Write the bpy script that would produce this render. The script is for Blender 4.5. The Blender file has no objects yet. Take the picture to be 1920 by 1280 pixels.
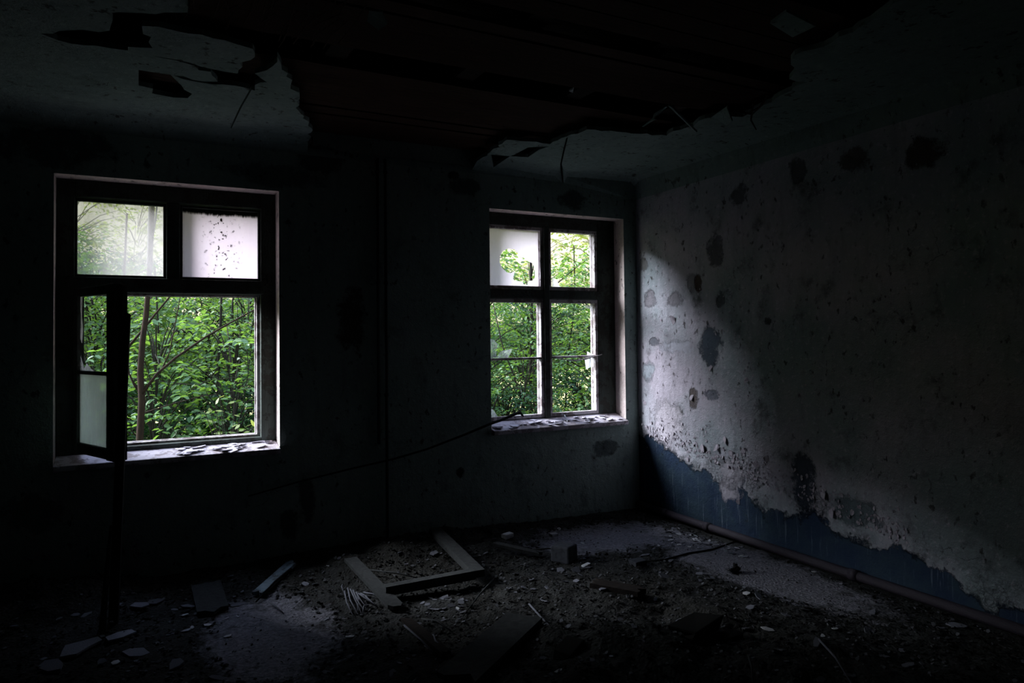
import bpy, math, random
import numpy as np
from mathutils import Vector, Matrix, noise
from mathutils.geometry import delaunay_2d_cdt, intersect_point_tri_2d
random.seed(7); rnd = random.random
def U(a, b): return a + (b - a) * rnd()
S = bpy.context.scene; COL = S.collection

# ------------------------------------------------------------------ camera
CAM = Vector((-4.1146, -5.3215, 1.6)); YAW, PIT, ROL, F, SY = .4861, .022, -.0102, 1349.55, -43.3
fw = Vector((math.sin(YAW)*math.cos(PIT), math.cos(YAW)*math.cos(PIT), math.sin(PIT)))
r0 = Vector((math.cos(YAW), -math.sin(YAW), 0)); u0 = r0.cross(fw)
RT = r0*math.cos(ROL) + u0*math.sin(ROL); UP = -r0*math.sin(ROL) + u0*math.cos(ROL)
cd = bpy.data.cameras.new('camera'); cam = bpy.data.objects.new('camera', cd); COL.objects.link(cam); S.camera = cam
cd.sensor_width = 36; cd.lens = F/1920*36; cd.shift_y = SY/1920; cd.clip_start = .05; cd.clip_end = 300
M = Matrix((RT, UP, -fw)).transposed().to_4x4(); M.translation = CAM; cam.matrix_world = M
def at(x, y, ax, v):
    """the point of the plane axis=v seen at pixel (x, y)"""
    d = fw*F + RT*(x-960) + UP*(640+SY-y)
    return CAM + d*((v-CAM[ax])/d[ax])

# ------------------------------------------------------------------ world, sun, exposure
vs = S.view_settings; vs.view_transform = 'Standard'; vs.look = 'None'; vs.gamma = 1; vs.use_curve_mapping = False
vs.exposure = -0.42
w = bpy.data.worlds.new('sky'); S.world = w; w.use_nodes = True
nt = w.node_tree; nt.nodes.clear()
o = nt.nodes.new('ShaderNodeOutputWorld'); bg = nt.nodes.new('ShaderNodeBackground'); nt.links.new(bg.outputs[0], o.inputs[0])
tc = nt.nodes.new('ShaderNodeTexCoord'); sx = nt.nodes.new('ShaderNodeSeparateXYZ'); nt.links.new(tc.outputs['Generated'], sx.inputs[0])
rp = nt.nodes.new('ShaderNodeValToRGB'); nt.links.new(sx.outputs[2], rp.inputs[0])
e = rp.color_ramp.elements
e[0].position = 0.0; e[0].color = (.10, .11, .05, 1); e[1].position = 1; e[1].color = (2.4, 3.0, 4.5, 1)
for p, c in ((.02, (1.6, 1.5, 1.05)), (.16, (1.6, 1.55, 1.3)), (.30, (.50, .56, .60)), (.60, (.7, .85, 1.15)), (.80, (2.4, 3.0, 4.5))):
    q = e.new(p); q.color = (*c, 1)
nt.links.new(rp.outputs[0], bg.inputs[0]); bg.inputs[1].default_value = 1.1
sd = bpy.data.lights.new('sun', 'SUN'); sun = bpy.data.objects.new('sun', sd); COL.objects.link(sun)
sd.energy = 24.0; sd.angle = math.radians(37); sd.color = (.86, .90, 1.0)
SUN_TO = Vector((-.86, .57, .66)).normalized()          # towards the light
sun.rotation_euler = SUN_TO.to_track_quat('Z', 'Y').to_euler()
for k, x in enumerate((-3.866, -.823)):                  # portals only guide the sky sampling through the two openings
    ld = bpy.data.lights.new('window_portal', 'AREA'); lo = bpy.data.objects.new('window_portal', ld); COL.objects.link(lo)
    ld.shape = 'RECTANGLE'; ld.size = 1.42; ld.size_y = 1.86; ld.cycles.is_portal = True
    lo.location = (x, .47, 1.73); lo.rotation_euler = (math.radians(-90), 0, 0)
S.cycles.max_bounces = 6; S.cycles.diffuse_bounces = 2; S.cycles.transparent_max_bounces = 16; S.cycles.sample_clamp_indirect = 4

# ------------------------------------------------------------------ materials
class NT:
    def __init__(s, name):
        s.m = bpy.data.materials.new(name); s.m.use_nodes = True; s.t = s.m.node_tree; s.t.nodes.clear()
        s.out = s.n('ShaderNodeOutputMaterial')
        s.pos = s.n('ShaderNodeTexCoord').outputs['Object']
    def n(s, k, **kw):
        x = s.t.nodes.new(k)
        for a, b in kw.items(): setattr(x, a, b)
        return x
    def l(s, a, b): s.t.links.new(a, b)
    def inp(s, sock, v):
        if hasattr(v, 'links'): s.l(v, sock)
        elif isinstance(v, tuple) and len(v) == 3 and sock.type == 'RGBA': sock.default_value = (*v, 1)
        else: sock.default_value = v
    def mapped(s, sc, loc=(0, 0, 0)):
        x = s.n('ShaderNodeMapping'); s.l(s.pos, x.inputs[0]); x.inputs[3].default_value = sc; x.inputs[1].default_value = loc
        return x.outputs[0]
    def noise(s, scale, detail=4, rough=.55, vec=None, dist=0):
        x = s.n('ShaderNodeTexNoise'); s.l(vec or s.pos, x.inputs['Vector'])
        x.inputs['Scale'].default_value = scale; x.inputs['Detail'].default_value = detail
        x.inputs['Roughness'].default_value = rough; x.inputs['Distortion'].default_value = dist
        return x.outputs[0]
    def vor(s, scale, feature='DISTANCE_TO_EDGE', vec=None):
        x = s.n('ShaderNodeTexVoronoi', feature=feature); s.l(vec or s.pos, x.inputs['Vector']); x.inputs['Scale'].default_value = scale
        return x.outputs['Distance']
    def rng(s, v, a, b, c=0., d=1.):
        x = s.n('ShaderNodeMapRange'); s.inp(x.inputs[0], v)
        for i, k in enumerate((a, b, c, d)): x.inputs[i+1].default_value = k
        return x.outputs[0]
    def math(s, op, a, b=0.):
        x = s.n('ShaderNodeMath', operation=op); s.inp(x.inputs[0], a); s.inp(x.inputs[1], b); return x.outputs[0]
    def mix(s, f, a, b):
        x = s.n('ShaderNodeMix', data_type='RGBA'); s.inp(x.inputs[0], f); s.inp(x.inputs[6], a); s.inp(x.inputs[7], b)
        return x.outputs[2]
    def sep(s):
        x = s.n('ShaderNodeSeparateXYZ'); s.l(s.pos, x.inputs[0]); return x.outputs
    def bump(s, h, st=.5, d=.01):
        x = s.n('ShaderNodeBump'); s.l(h, x.inputs['Height']); x.inputs['Strength'].default_value = st
        x.inputs['Distance'].default_value = d; return x.outputs[0]
    def bsdf(s, col, rough=.9, nrm=None, spec=.06):
        x = s.n('ShaderNodeBsdfPrincipled'); s.inp(x.inputs['Base Color'], col); s.inp(x.inputs['Roughness'], rough)
        s.inp(x.inputs['Specular IOR Level'], spec)
        if nrm: s.l(nrm, x.inputs['Normal'])
        return x.outputs[0]
    def done(s, sh): s.l(sh, s.out.inputs[0]); return s.m

def plaster(name, base, alt, spots=(), axis=1, dado=None, dark=(.05, .045, .04), mould=.5, spec=.05):
    """old painted plaster; spots are stains with a shape of their own: (a, z, ra, rz, colour, strength), a along the wall"""
    n = NT(name); xyz = n.sep()
    big = n.noise(1.1, 5, .6); mid = n.noise(4.5, 6, .65); fine = n.noise(26, 6, .7); mic = n.noise(90, 3, .6)
    streak = n.noise(3.0, 5, .6, n.mapped((5, 5, .9)))
    c = n.mix(n.rng(big, .38, .62), base, alt)
    c = n.mix(n.rng(streak, .50, .72, 0, .35), c, tuple(k*.45 for k in base))
    c = n.mix(n.rng(mid, .56, .70, 0, .55*mould), c, dark)
    pale = tuple(min(.85, k*1.35) for k in base)
    c = n.mix(n.rng(fine, .55, .66, 0, .5), c, pale)
    speck = n.math('MULTIPLY', n.rng(n.noise(21, 3, .55, n.mapped((1, 1, .7))), .60, .66), n.rng(n.noise(2.6, 5, .7), .44, .56))
    c = n.mix(n.math('MULTIPLY', speck, .85), c, dark)
    wob = n.math('SUBTRACT', n.noise(8, 8, .78), .5)
    a = xyz[axis]
    h = n.math('ADD', n.math('MULTIPLY', fine, .5), n.math('MULTIPLY', mid, 1.2))
    h = n.math('ADD', h, n.math('MULTIPLY', mic, .18))
    if dado:
        z0, slope, dc, dc2 = dado
        lim = n.math('ADD', n.math('MULTIPLY', a, slope), z0)
        d = n.math('SUBTRACT', xyz[2], lim)
        d = n.math('ADD', d, n.math('MULTIPLY', wob, .35)); d = n.math('ADD', d, n.math('MULTIPLY', n.math('SUBTRACT', n.noise(2.2, 3), .5), .55))
        f = n.rng(d, -.012, .012, 1, 0)
        scr = n.rng(n.noise(16, 4, .7, n.mapped((2.6, 2.6, .13))), .60, .72, 0, .55)
        dcol = n.mix(scr, n.mix(n.rng(mid, .4, .62), dc, dc2), (.30, .36, .42))
        c = n.mix(f, c, dcol)
        # ragged, crumbled band above the edge
        band = n.math('MULTIPLY', n.math('MULTIPLY', n.rng(d, -.03, .0, 0, 1), n.rng(d, .03, .26, 1, 0)), n.rng(n.noise(3.5, 3), .44, .58))
        crumble = n.math('MULTIPLY', band, n.rng(n.vor(30, vec=n.mapped((1, 1, 1.4))), .0, .16, 1, 0))
        c = n.mix(n.math('MULTIPLY', crumble, .7), c, (.10, .11, .11))
        h = n.math('ADD', h, n.math('MULTIPLY', n.rng(d, -.01, .01), .9))
        h = n.math('ADD', h, n.math('MULTIPLY', n.math('MULTIPLY', band, n.noise(38, 4, .7)), 2.4))
    for (sa, sz, ra, rz, scol, stg) in spots:
        p = n.math('POWER', n.math('DIVIDE', n.math('SUBTRACT', a, sa), ra), 2.0)
        q = n.math('POWER', n.math('DIVIDE', n.math('SUBTRACT', xyz[2], sz), rz), 2.0)
        dd = n.math('ADD', n.math('ADD', p, q), n.math('MULTIPLY', wob, 5.0))
        f = n.rng(dd, .45, .95, stg, 0)
        c = n.mix(f, c, scol)
        h = n.math('SUBTRACT', h, n.math('MULTIPLY', f, .5))
    wv = n.n('ShaderNodeTexNoise'); n.l(n.pos, wv.inputs['Vector']); wv.inputs['Scale'].default_value = 5; wv.inputs['Detail'].default_value = 6
    wa = n.n('ShaderNodeVectorMath', operation='MULTIPLY_ADD'); n.l(wv.outputs['Color'], wa.inputs[0]); wa.inputs[1].default_value = (.34, .34, .34); n.l(n.pos, wa.inputs[2])
    crack = n.rng(n.vor(1.9, vec=wa.outputs[0]), 0, .005, 1, 0)
    crack = n.math('MULTIPLY', crack, n.rng(n.noise(2.3, 3), .56, .62))
    c = n.mix(n.math('MULTIPLY', crack, .85), c, (.03, .03, .03))
    return n.done(n.bsdf(c, .85, n.bump(h, .9, .018), spec))

def rspot(x, y, wpx, hpx, col, s):
    p = at(x, y, 0, 0); a = at(x+wpx/2, y, 0, 0); b = at(x, y-hpx/2, 0, 0)
    return (p.y, p.z, abs(a.y-p.y)+.01, abs(b.z-p.z)+.01, col, s)
def bspot(x, y, wpx, hpx, col, s):
    p = at(x, y, 1, 0); a = at(x+wpx/2, y, 1, 0); b = at(x, y-hpx/2, 1, 0)
    return (p.x, p.z, abs(a.x-p.x)+.01, abs(b.z-p.z)+.01, col, s)
DK = (.035, .04, .045); BR = (.06, .035, .025)
GR = (.22, .21, .23); BL = (.055, .075, .10)
M_right = plaster('plaster_right', (.50, .46, .52), (.30, .36, .375), axis=1, mould=1.2, dado=(.61, .15, (.028, .046, .082), (.040, .066, .090)), spots=[
    rspot(1219, 560, 27, 30, GR, .9), rspot(1266, 562, 30, 26, GR, .85), rspot(1295, 530, 18, 34, GR, .7), rspot(1309, 530, 12, 30, BR, .9),
    rspot(1332, 650, 46, 78, BL, .92), rspot(1340, 470, 30, 60, DK, .7), rspot(1350, 560, 14, 30, DK, .7), rspot(1300, 745, 14, 42, (.10, .08, .07), .9),
    rspot(1228, 640, 18, 16, (.12, .13, .15), .8), rspot(1208, 495, 16, 26, (.14, .14, .12), .7), rspot(1368, 900, 46, 84, (.40, .38, .42), .9),
    rspot(1357, 850, 22, 22, (.45, .46, .52), .9), rspot(1385, 365, 34, 34, DK, .7), rspot(1600, 300, 60, 40, BR, .75), rspot(1735, 285, 80, 55, BR, .85),
    rspot(1495, 320, 30, 50, DK, .7), rspot(1212, 352, 14, 20, DK, 1.), rspot(1507, 905, 46, 120, (.03, .045, .065), .9), rspot(1440, 600, 14, 14, DK, .8),
    rspot(1335, 740, 30, 18, BL, .7), rspot(1215, 695, 22, 40, (.27, .33, .36), .7), rspot(1250, 790, 60, 90, (.52, .48, .52), .6), rspot(1605, 960, 90, 60, (.06, .10, .11), .7),
    rspot(1265, 650, 70, 22, (.56, .58, .66), .5)])
M_back = plaster('plaster_back', (.33, .40, .37), (.26, .34, .32), axis=0, mould=.7, spots=[
    bspot(660, 600, 52, 130, BR, .85), bspot(600, 300, 90, 60, DK, .8), bspot(520, 330, 200, 40, DK, .6), bspot(100, 270, 240, 80, DK, .7),
    bspot(850, 330, 18, 14, DK, 1.), bspot(870, 350, 60, 30, DK, .7), bspot(862, 885, 14, 16, DK, 1.), bspot(575, 935, 30, 90, DK, .8),
    bspot(545, 985, 36, 60, DK, .8), bspot(1075, 375, 50, 34, DK, .8), bspot(1135, 840, 50, 30, DK, .7), bspot(60, 960, 120, 80, DK, .6)])
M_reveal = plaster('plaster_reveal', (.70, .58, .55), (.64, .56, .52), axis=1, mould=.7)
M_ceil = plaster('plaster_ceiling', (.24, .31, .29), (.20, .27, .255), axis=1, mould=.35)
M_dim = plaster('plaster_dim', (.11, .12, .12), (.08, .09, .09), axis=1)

def wood(name, c1, c2, ax=(8, 8, 1.0), peel=None, spec=.08, rough=.85):
    n = NT(name); g = n.noise(6, 6, .65, n.mapped(ax), 1.2); f = n.noise(40, 4, .6)
    c = n.mix(n.rng(g, .35, .65), c1, c2)
    h = n.math('ADD', g, n.math('MULTIPLY', f, .3))
    if peel:
        pf = n.rng(n.noise(9, 6, .75), .50, .54); c = n.mix(n.math('MULTIPLY', pf, .85), c, peel)
        h = n.math('SUBTRACT', h, n.math('MULTIPLY', pf, .7))
    return n.done(n.bsdf(c, rough, n.bump(h, .7, .006), spec))
M_frame = wood('frame_paint', (.075, .09, .08), (.055, .065, .058), (9, 9, 1.2), peel=(.045, .045, .038))
M_frame2 = wood('frame_paint_pale', (.60, .56, .58), (.50, .46, .47), (9, 9, 1.2), peel=(.20, .16, .15))
M_sash = wood('sash_paint', (.07, .075, .07), (.045, .05, .045), (9, 9, 1.2), peel=(.03, .028, .025))
M_sill = wood('sill_paint', (.62, .58, .63), (.52, .48, .54), (1.5, 9, 9), peel=(.30, .26, .27))
M_board = wood('weathered_board', (.052, .056, .055), (.032, .034, .034), (3, 3, 3))
M_boardb = wood('bluish_board', (.22, .29, .34), (.16, .22, .26), (3, 3, 3), peel=(.10, .11, .12))
M_dark = wood('rotten_wood', (.028, .022, .018), (.014, .012, .011), (1.2, 14, 14))
M_lathw = wood('ceiling_wood', (.06, .032, .022), (.022, .014, .011), (1.0, 14, 14))
M_black = wood('charred_stick', (.02, .02, .02), (.012, .012, .012), (5, 5, 1))
M_reed = wood('dry_reed', (.16, .165, .19), (.10, .105, .12), (20, 20, 2))
M_bark = wood('bark', (.042, .025, .016), (.022, .015, .011), (7, 7, 1.5))
M_barkd = wood('bark_dark', (.045, .04, .03), (.025, .022, .018), (7, 7, 1.5))
M_barkp = wood('bark_pale', (.30, .27, .24), (.22, .2, .18), (7, 7, 1.5))
M_pipe = wood('pipe_rust', (.045, .036, .048), (.03, .025, .032), (20, 4, 20), spec=.25, rough=.6)
M_wallpipe = wood('wall_conduit', (.04, .045, .045), (.03, .033, .033), (20, 20, 2))

def chipmat(name, c1, c2):
    n = NT(name); inf = n.n('ShaderNodeObjectInfo').outputs['Random']
    c = n.mix(inf, c1, c2); c = n.mix(n.rng(n.noise(30, 4), .5, .65, 0, .6), c, tuple(k*.5 for k in c1))
    return n.done(n.bsdf(c, .85, n.bump(n.noise(60, 4), .5, .003)))
M_chip = chipmat('plaster_chip', (.06, .062, .07), (.26, .27, .31))
M_chipw = chipmat('white_chip', (.50, .53, .56), (.60, .60, .60))
M_flake = chipmat('paint_flake', (.46, .42, .47), (.40, .40, .44))
M_brick = chipmat('sooty_brick', (.06, .065, .075), (.06, .065, .075))
def mk_rub():
    n = NT('rubble_grit'); g = n.n('ShaderNodeNewGeometry').outputs['Random Per Island']
    c = n.mix(n.rng(g, .45, 1.), (.014, .014, .012), (.12, .125, .135)); return n.done(n.bsdf(c, .85))
M_rub = mk_rub()
M_sillchip = chipmat('sill_chip', (.70, .68, .76), (.55, .52, .6))

def mk_floor():
    n = NT('floor_dirt'); mid = n.noise(5, 6, .65); fine = n.noise(45, 6, .7); big = n.noise(.9, 3, .5)
    c = n.mix(n.rng(mid, .38, .62), (.020, .021, .019), (.050, .052, .050))
    c = n.mix(n.rng(big, .45, .6, 0, .5), c, (.032, .030, .024))
    c = n.mix(n.rng(fine, .58, .66, 0, .5), c, (.12, .12, .13))
    c = n.mix(n.rng(n.noise(28, 3), .60, .66, 0, .8), c, (.025, .022, .02))
    xyz = n.sep()
    for (x, y, rx, ry) in SMOOTH_LIT:
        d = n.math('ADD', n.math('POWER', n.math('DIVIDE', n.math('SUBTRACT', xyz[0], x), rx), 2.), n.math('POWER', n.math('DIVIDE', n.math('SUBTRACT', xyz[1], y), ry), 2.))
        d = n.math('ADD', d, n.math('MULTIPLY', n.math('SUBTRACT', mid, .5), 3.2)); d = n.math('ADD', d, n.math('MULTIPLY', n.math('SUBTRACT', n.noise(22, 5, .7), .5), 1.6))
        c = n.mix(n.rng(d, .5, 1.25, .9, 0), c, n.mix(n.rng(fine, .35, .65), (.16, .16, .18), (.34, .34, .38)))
    h = n.math('ADD', n.math('MULTIPLY', mid, 1.5), n.math('ADD', fine, n.math('MULTIPLY', n.vor(38), 1.2)))
    return n.done(n.bsdf(c, .8, n.bump(h, 1., .014), .04))
SMOOTH_LIT = [(-3.45, -1.25, .33, .62), (-.85, -.65, .62, .36), (-.42, -1.7, .34, 1.0)]  # smoother floor, coloured paler to carry the sky light pooling below the windows
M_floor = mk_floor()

def glass(name, veil, tint=(.93, .91, .94), streaky=True, lo=.0, hi=1., dirt=0):
    """dirty glass: clear where clean, a lit white film where dirty"""
    n = NT(name)
    tr = n.n('ShaderNodeBsdfTransparent'); tr.inputs[0].default_value = (.93, .96, .95, 1)
    tl = n.n('ShaderNodeBsdfTranslucent'); tl.inputs[0].default_value = (*tint, 1)
    df = n.n('ShaderNodeBsdfDiffuse'); df.inputs[0].default_value = (*tuple(k*.8 for k in tint), 1)
    m1 = n.n('ShaderNodeMixShader'); m1.inputs[0].default_value = .12; n.l(tl.outputs[0], m1.inputs[1]); n.l(df.outputs[0], m1.inputs[2])
    v = n.noise(3.2, 5, .6, n.mapped((3, 3, .8))) if streaky else n.noise(6, 5, .6)
    v = n.math('ADD', n.math('MULTIPLY', v, .7), n.math('MULTIPLY', n.noise(30, 5, .7, n.mapped((2, 2, .5))), .3))
    f = n.rng(v, .38, .62, lo, hi)
    m2 = n.n('ShaderNodeMixShader'); n.l(f, m2.inputs[0]); n.l(tr.outputs[0], m2.inputs[1]); n.l(m1.outputs[0], m2.inputs[2])
    gl = n.n('ShaderNodeBsdfGlossy'); gl.inputs[1].default_value = .08; gl.inputs[0].default_value = (1, 1, 1, 1)
    m3 = n.n('ShaderNodeMixShader'); m3.inputs[0].default_value = .035; n.l(m2.outputs[0], m3.inputs[1]); n.l(gl.outputs[0], m3.inputs[2])
    sh = m3.outputs[0]
    if dirt:
        xyz = n.sep()
        cx, top = dirt
        d1 = n.rng(n.noise(48, 3, .5), .62, .66)
        near = n.rng(n.math('ABSOLUTE', n.math('SUBTRACT', xyz[0], cx)), .02, .16, 1, 0)
        f1 = n.math('MULTIPLY', d1, near)
        drip = n.noise(1.0, 3, .6, n.mapped((75, 75, 7)))
        lim = n.math('SUBTRACT', xyz[2], n.math('SUBTRACT', top, n.math('MULTIPLY', drip, .055)))
        f2 = n.rng(lim, -.006, .012)
        ff = n.math('MAXIMUM', f1, f2)
        dd = n.n('ShaderNodeBsdfDiffuse'); dd.inputs[0].default_value = (.05, .05, .03, 1)
        m4 = n.n('ShaderNodeMixShader'); n.l(ff, m4.inputs[0]); n.l(sh, m4.inputs[1]); n.l(dd.outputs[0], m4.inputs[2]); sh = m4.outputs[0]
    return n.done(sh)
M_gl_haze = glass('glass_hazy', 0, tint=(.66, .61, .60), lo=.32, hi=.50)
M_gl_white = glass('glass_white_film', 0, tint=(.78, .71, .74), lo=.90, hi=.99, dirt=(-3.55, 2.50))
M_gl_white2 = glass('glass_white_film_plain', 0, tint=(.95, .90, .93), lo=.86, hi=.98)
M_gl_shard = glass('glass_shard', 0, lo=.08, hi=.6)
M_gl_dim = glass('glass_dim', 0, tint=(.55, .62, .55), lo=.45, hi=.95)
M_gl_clear = glass('glass_nearly_clear', 0, lo=.0, hi=.12)

def leafmat(name, c1, c2, tr):
    n = NT(name)
    g = n.n('ShaderNodeNewGeometry').outputs['Random Per Island']
    c = n.mix(g, c1, c2)
    d = n.bsdf(c, .42, None, .5)
    t = n.n('ShaderNodeBsdfTranslucent'); t.inputs[0].default_value = (*tr, 1)
    m = n.n('ShaderNodeMixShader'); m.inputs[0].default_value = .42; n.l(d, m.inputs[1]); n.l(t.outputs[0], m.inputs[2])
    return n.done(m.outputs[0])
M_leaf = leafmat('leaf_green', (.03, .10, .03), (.165, .30, .10), (.20, .36, .04))
M_leafy = leafmat('leaf_yellow_green', (.12, .19, .035), (.27, .34, .08), (.44, .50, .08))
M_leafd = leafmat('leaf_deep', (.015, .055, .025), (.035, .10, .035), (.05, .14, .03))
def mk_ground():
    n = NT('woodland_ground'); xyz = n.sep()
    c = n.mix(n.rng(n.noise(3, 5), .4, .6), (.03, .05, .015), (.07, .09, .03))
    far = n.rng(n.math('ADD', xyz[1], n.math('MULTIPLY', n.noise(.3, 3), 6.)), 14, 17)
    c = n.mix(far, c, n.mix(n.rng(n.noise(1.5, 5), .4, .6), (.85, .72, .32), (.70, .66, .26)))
    return n.done(n.bsdf(c, .9, n.bump(n.noise(8, 6), .8, .08)))
M_ground = mk_ground()

# ------------------------------------------------------------------ mesh helpers
class MB:
    def __init__(s): s.v = []; s.f = []
    def add(s, vs, fs):
        k = len(s.v); s.v += [tuple(p) for p in vs]; s.f += [tuple(i+k for i in f) for f in fs]; return s
    def box(s, x0, x1, y0, y1, z0, z1):
        return s.add([(x0,y0,z0),(x1,y0,z0),(x1,y1,z0),(x0,y1,z0),(x0,y0,z1),(x1,y0,z1),(x1,y1,z1),(x0,y1,z1)],
                     [(0,3,2,1),(4,5,6,7),(0,1,5,4),(1,2,6,5),(2,3,7,6),(3,0,4,7)])
    def ring(s, x0, x1, z0, z1, wl, wr, wb, wt, y0, y1):
        s.box(x0, x0+wl, y0, y1, z0, z1); s.box(x1-wr, x1, y0, y1, z0, z1)
        s.box(x0+wl, x1-wr, y0, y1, z0, z0+wb); s.box(x0+wl, x1-wr, y0, y1, z1-wt, z1); return s
    def tube(s, pts, rad, n=8):
        pts = [Vector(p) for p in pts]; rad = rad if hasattr(rad, '__len__') else [rad]*len(pts); vs = []; fs = []
        up = Vector((0, 0, 1)) if abs((pts[-1]-pts[0]).normalized().z) < .9 else Vector((1, 0, 0))
        for i, p in enumerate(pts):
            t = (pts[min(i+1, len(pts)-1)] - pts[max(i-1, 0)]).normalized(); a = t.cross(up).normalized(); b = a.cross(t)
            for k in range(n):
                an = 2*math.pi*k/n; vs.append(p + (a*math.cos(an) + b*math.sin(an))*rad[i])
        for i in range(len(pts)-1):
            for k in range(n): fs.append((i*n+k, i*n+(k+1) % n, (i+1)*n+(k+1) % n, (i+1)*n+k))
        fs.append(tuple(range(n))[::-1]); fs.append(tuple(range((len(pts)-1)*n, len(pts)*n)))
        return s.add(vs, fs)
    def prism(s, poly, d0, d1):
        """poly: 3D points of one face, both faces at poly+d0 and poly+d1"""
        n = len(poly); d0 = Vector(d0); d1 = Vector(d1); a = [Vector(p)+d0 for p in poly]; b = [Vector(p)+d1 for p in poly]
        return s.add(a+b, [tuple(range(n)), tuple(range(2*n-1, n-1, -1))] + [(i, (i+1) % n, n+(i+1) % n, n+i) for i in range(n)])
def link(name, mb, mat, parent=None, bevel=0, smooth=False, kind=None):
    me = bpy.data.meshes.new(name); me.from_pydata([tuple(p) for p in mb.v], [], mb.f); me.validate(); me.update()
    mats = mat if isinstance(mat, (list, tuple)) else [mat]
    for m in mats: me.materials.append(m)
    if smooth: me.shade_smooth()
    ob = bpy.data.objects.new(name, me); COL.objects.link(ob)
    if parent: ob.parent = parent
    if kind: ob['kind'] = kind
    if bevel:
        b = ob.modifiers.new('bevel', 'BEVEL'); b.width = bevel; b.segments = 2; b.limit_method = 'ANGLE'
    return ob
def place(ob, loc):
    """moves the mesh so that its origin stands at loc (a thing's base)"""
    loc = Vector(loc); ob.data.transform(Matrix.Translation(-loc)); ob.location = loc; return ob
def empty(name, loc=(0, 0, 0), kind=None):
    o = bpy.data.objects.new(name, None); COL.objects.link(o); o.location = loc; o.empty_display_size = .1
    if kind: o['kind'] = kind
    return o
def tag(o, label, cat, group=None, kind=None):
    o['label'] = label; o['category'] = cat
    if group: o['group'] = group
    if kind: o['kind'] = kind
    return o
def nz(x, y, z=0): return noise.noise(Vector((x, y, z)))
def fbm(x, y, z=0, o=4): return noise.fractal(Vector((x, y, z)), 1., 2., o)

# ------------------------------------------------------------------ the setting
CZ = 3.03; XL, YR = -6.7, -7.6
WIN = [(-4.548, -3.183), (-1.504, -.141)]; ZS, ZT = .81, 2.642
# window wall: jagged plaster arrises come from the noise on the opening's edge loop
mb = MB()
xs = [XL-.3, WIN[0][0], WIN[0][1], WIN[1][0], WIN[1][1], .3]
mb.box(xs[0], xs[1], 0, .45, -.6, 3.5); mb.box(xs[2], xs[3], 0, .45, -.6, 3.5); mb.box(xs[4], xs[5], 0, .45, -.6, 3.5)
for a, b in WIN: mb.box(a, b, 0, .45, -.6, ZS-.03); mb.box(a, b, 0, .45, ZT, 3.5)
wb = link('wall_back', mb, [M_back, M_reveal], kind='structure')
for p in wb.data.polygons:
    c = p.center; n = p.normal
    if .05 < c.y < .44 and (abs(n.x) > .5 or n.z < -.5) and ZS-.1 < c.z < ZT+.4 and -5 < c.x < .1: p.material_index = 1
wr_ = MB().box(0, .3, YR-.3, -.0005, -.3, 3.5); wr = link('wall_right', wr_, M_right, kind='structure')
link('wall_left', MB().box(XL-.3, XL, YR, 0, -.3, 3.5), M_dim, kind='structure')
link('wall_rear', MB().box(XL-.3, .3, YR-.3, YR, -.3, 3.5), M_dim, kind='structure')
# thin skin of plaster broken away along the arrises of the openings (irregular rims)
def arris(name, pts, seed):
    m = MB(); random.seed(seed)
    return m
# curled paint flakes on the right wall
random.seed(3); fl = MB()
def flake(mbx, y, z, s, lift):
    n = random.randint(5, 7); ph = U(0, 6.3); base = []
    for k in range(n):
        a = ph + 2*math.pi*k/n; r = s*U(.6, 1.2); base.append((y+math.cos(a)*r*.8, z+math.sin(a)*r))
    hinge = U(0, 6.3); out = []
    for (yy, zz) in base:
        t = max(0, ((yy-y)*math.cos(hinge)+(zz-z)*math.sin(hinge))/s)
        out.append(Vector((-.0015-lift*t, yy, zz)))
    mbx.prism(out, (0, 0, 0), (-.0015, 0, 0))
for k in range(420):      # crumbled band over the blue paint
    y = -U(.15, 2.6); z = .70 + .15*y + abs(random.gauss(0, .085))
    if z > .08: flake(fl, y, z, U(.005, .016), U(.004, .014))
for k in range(240):
    y = -U(.03, 3.6)**1.0; z = U(.5, 2.6)
    flake(fl, y, z, U(.004, .012), U(.003, .008))
for (x, y, s, l) in ((1262, 598, .045, .03), (1240, 600, .02, .012), (1213, 800, .03, .02), (1200, 745, .022, .012), (1298, 745, .03, .02), (1400, 712, .03, .03), (1333, 690, .03, .02),
                     (1290, 860, .03, .02), (1318, 840, .035, .02), (1345, 838, .03, .03), (1372, 850, .04, .02), (1395, 845, .03, .02), (1420, 870, .035, .02), (1210, 755, .02, .012),
                     (1385, 940, .025, .02), (1360, 825, .03, .02), (1437, 860, .03, .02), (1500, 740, .02, .02), (1545, 925, .04, .03), (1560, 960, .04, .03), (1620, 750, .02, .02)):
    p = at(x, y, 0, 0); flake(fl, p.y, p.z, s, l)
link('paint_flake', fl, M_flake, wr, kind='stuff')

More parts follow.
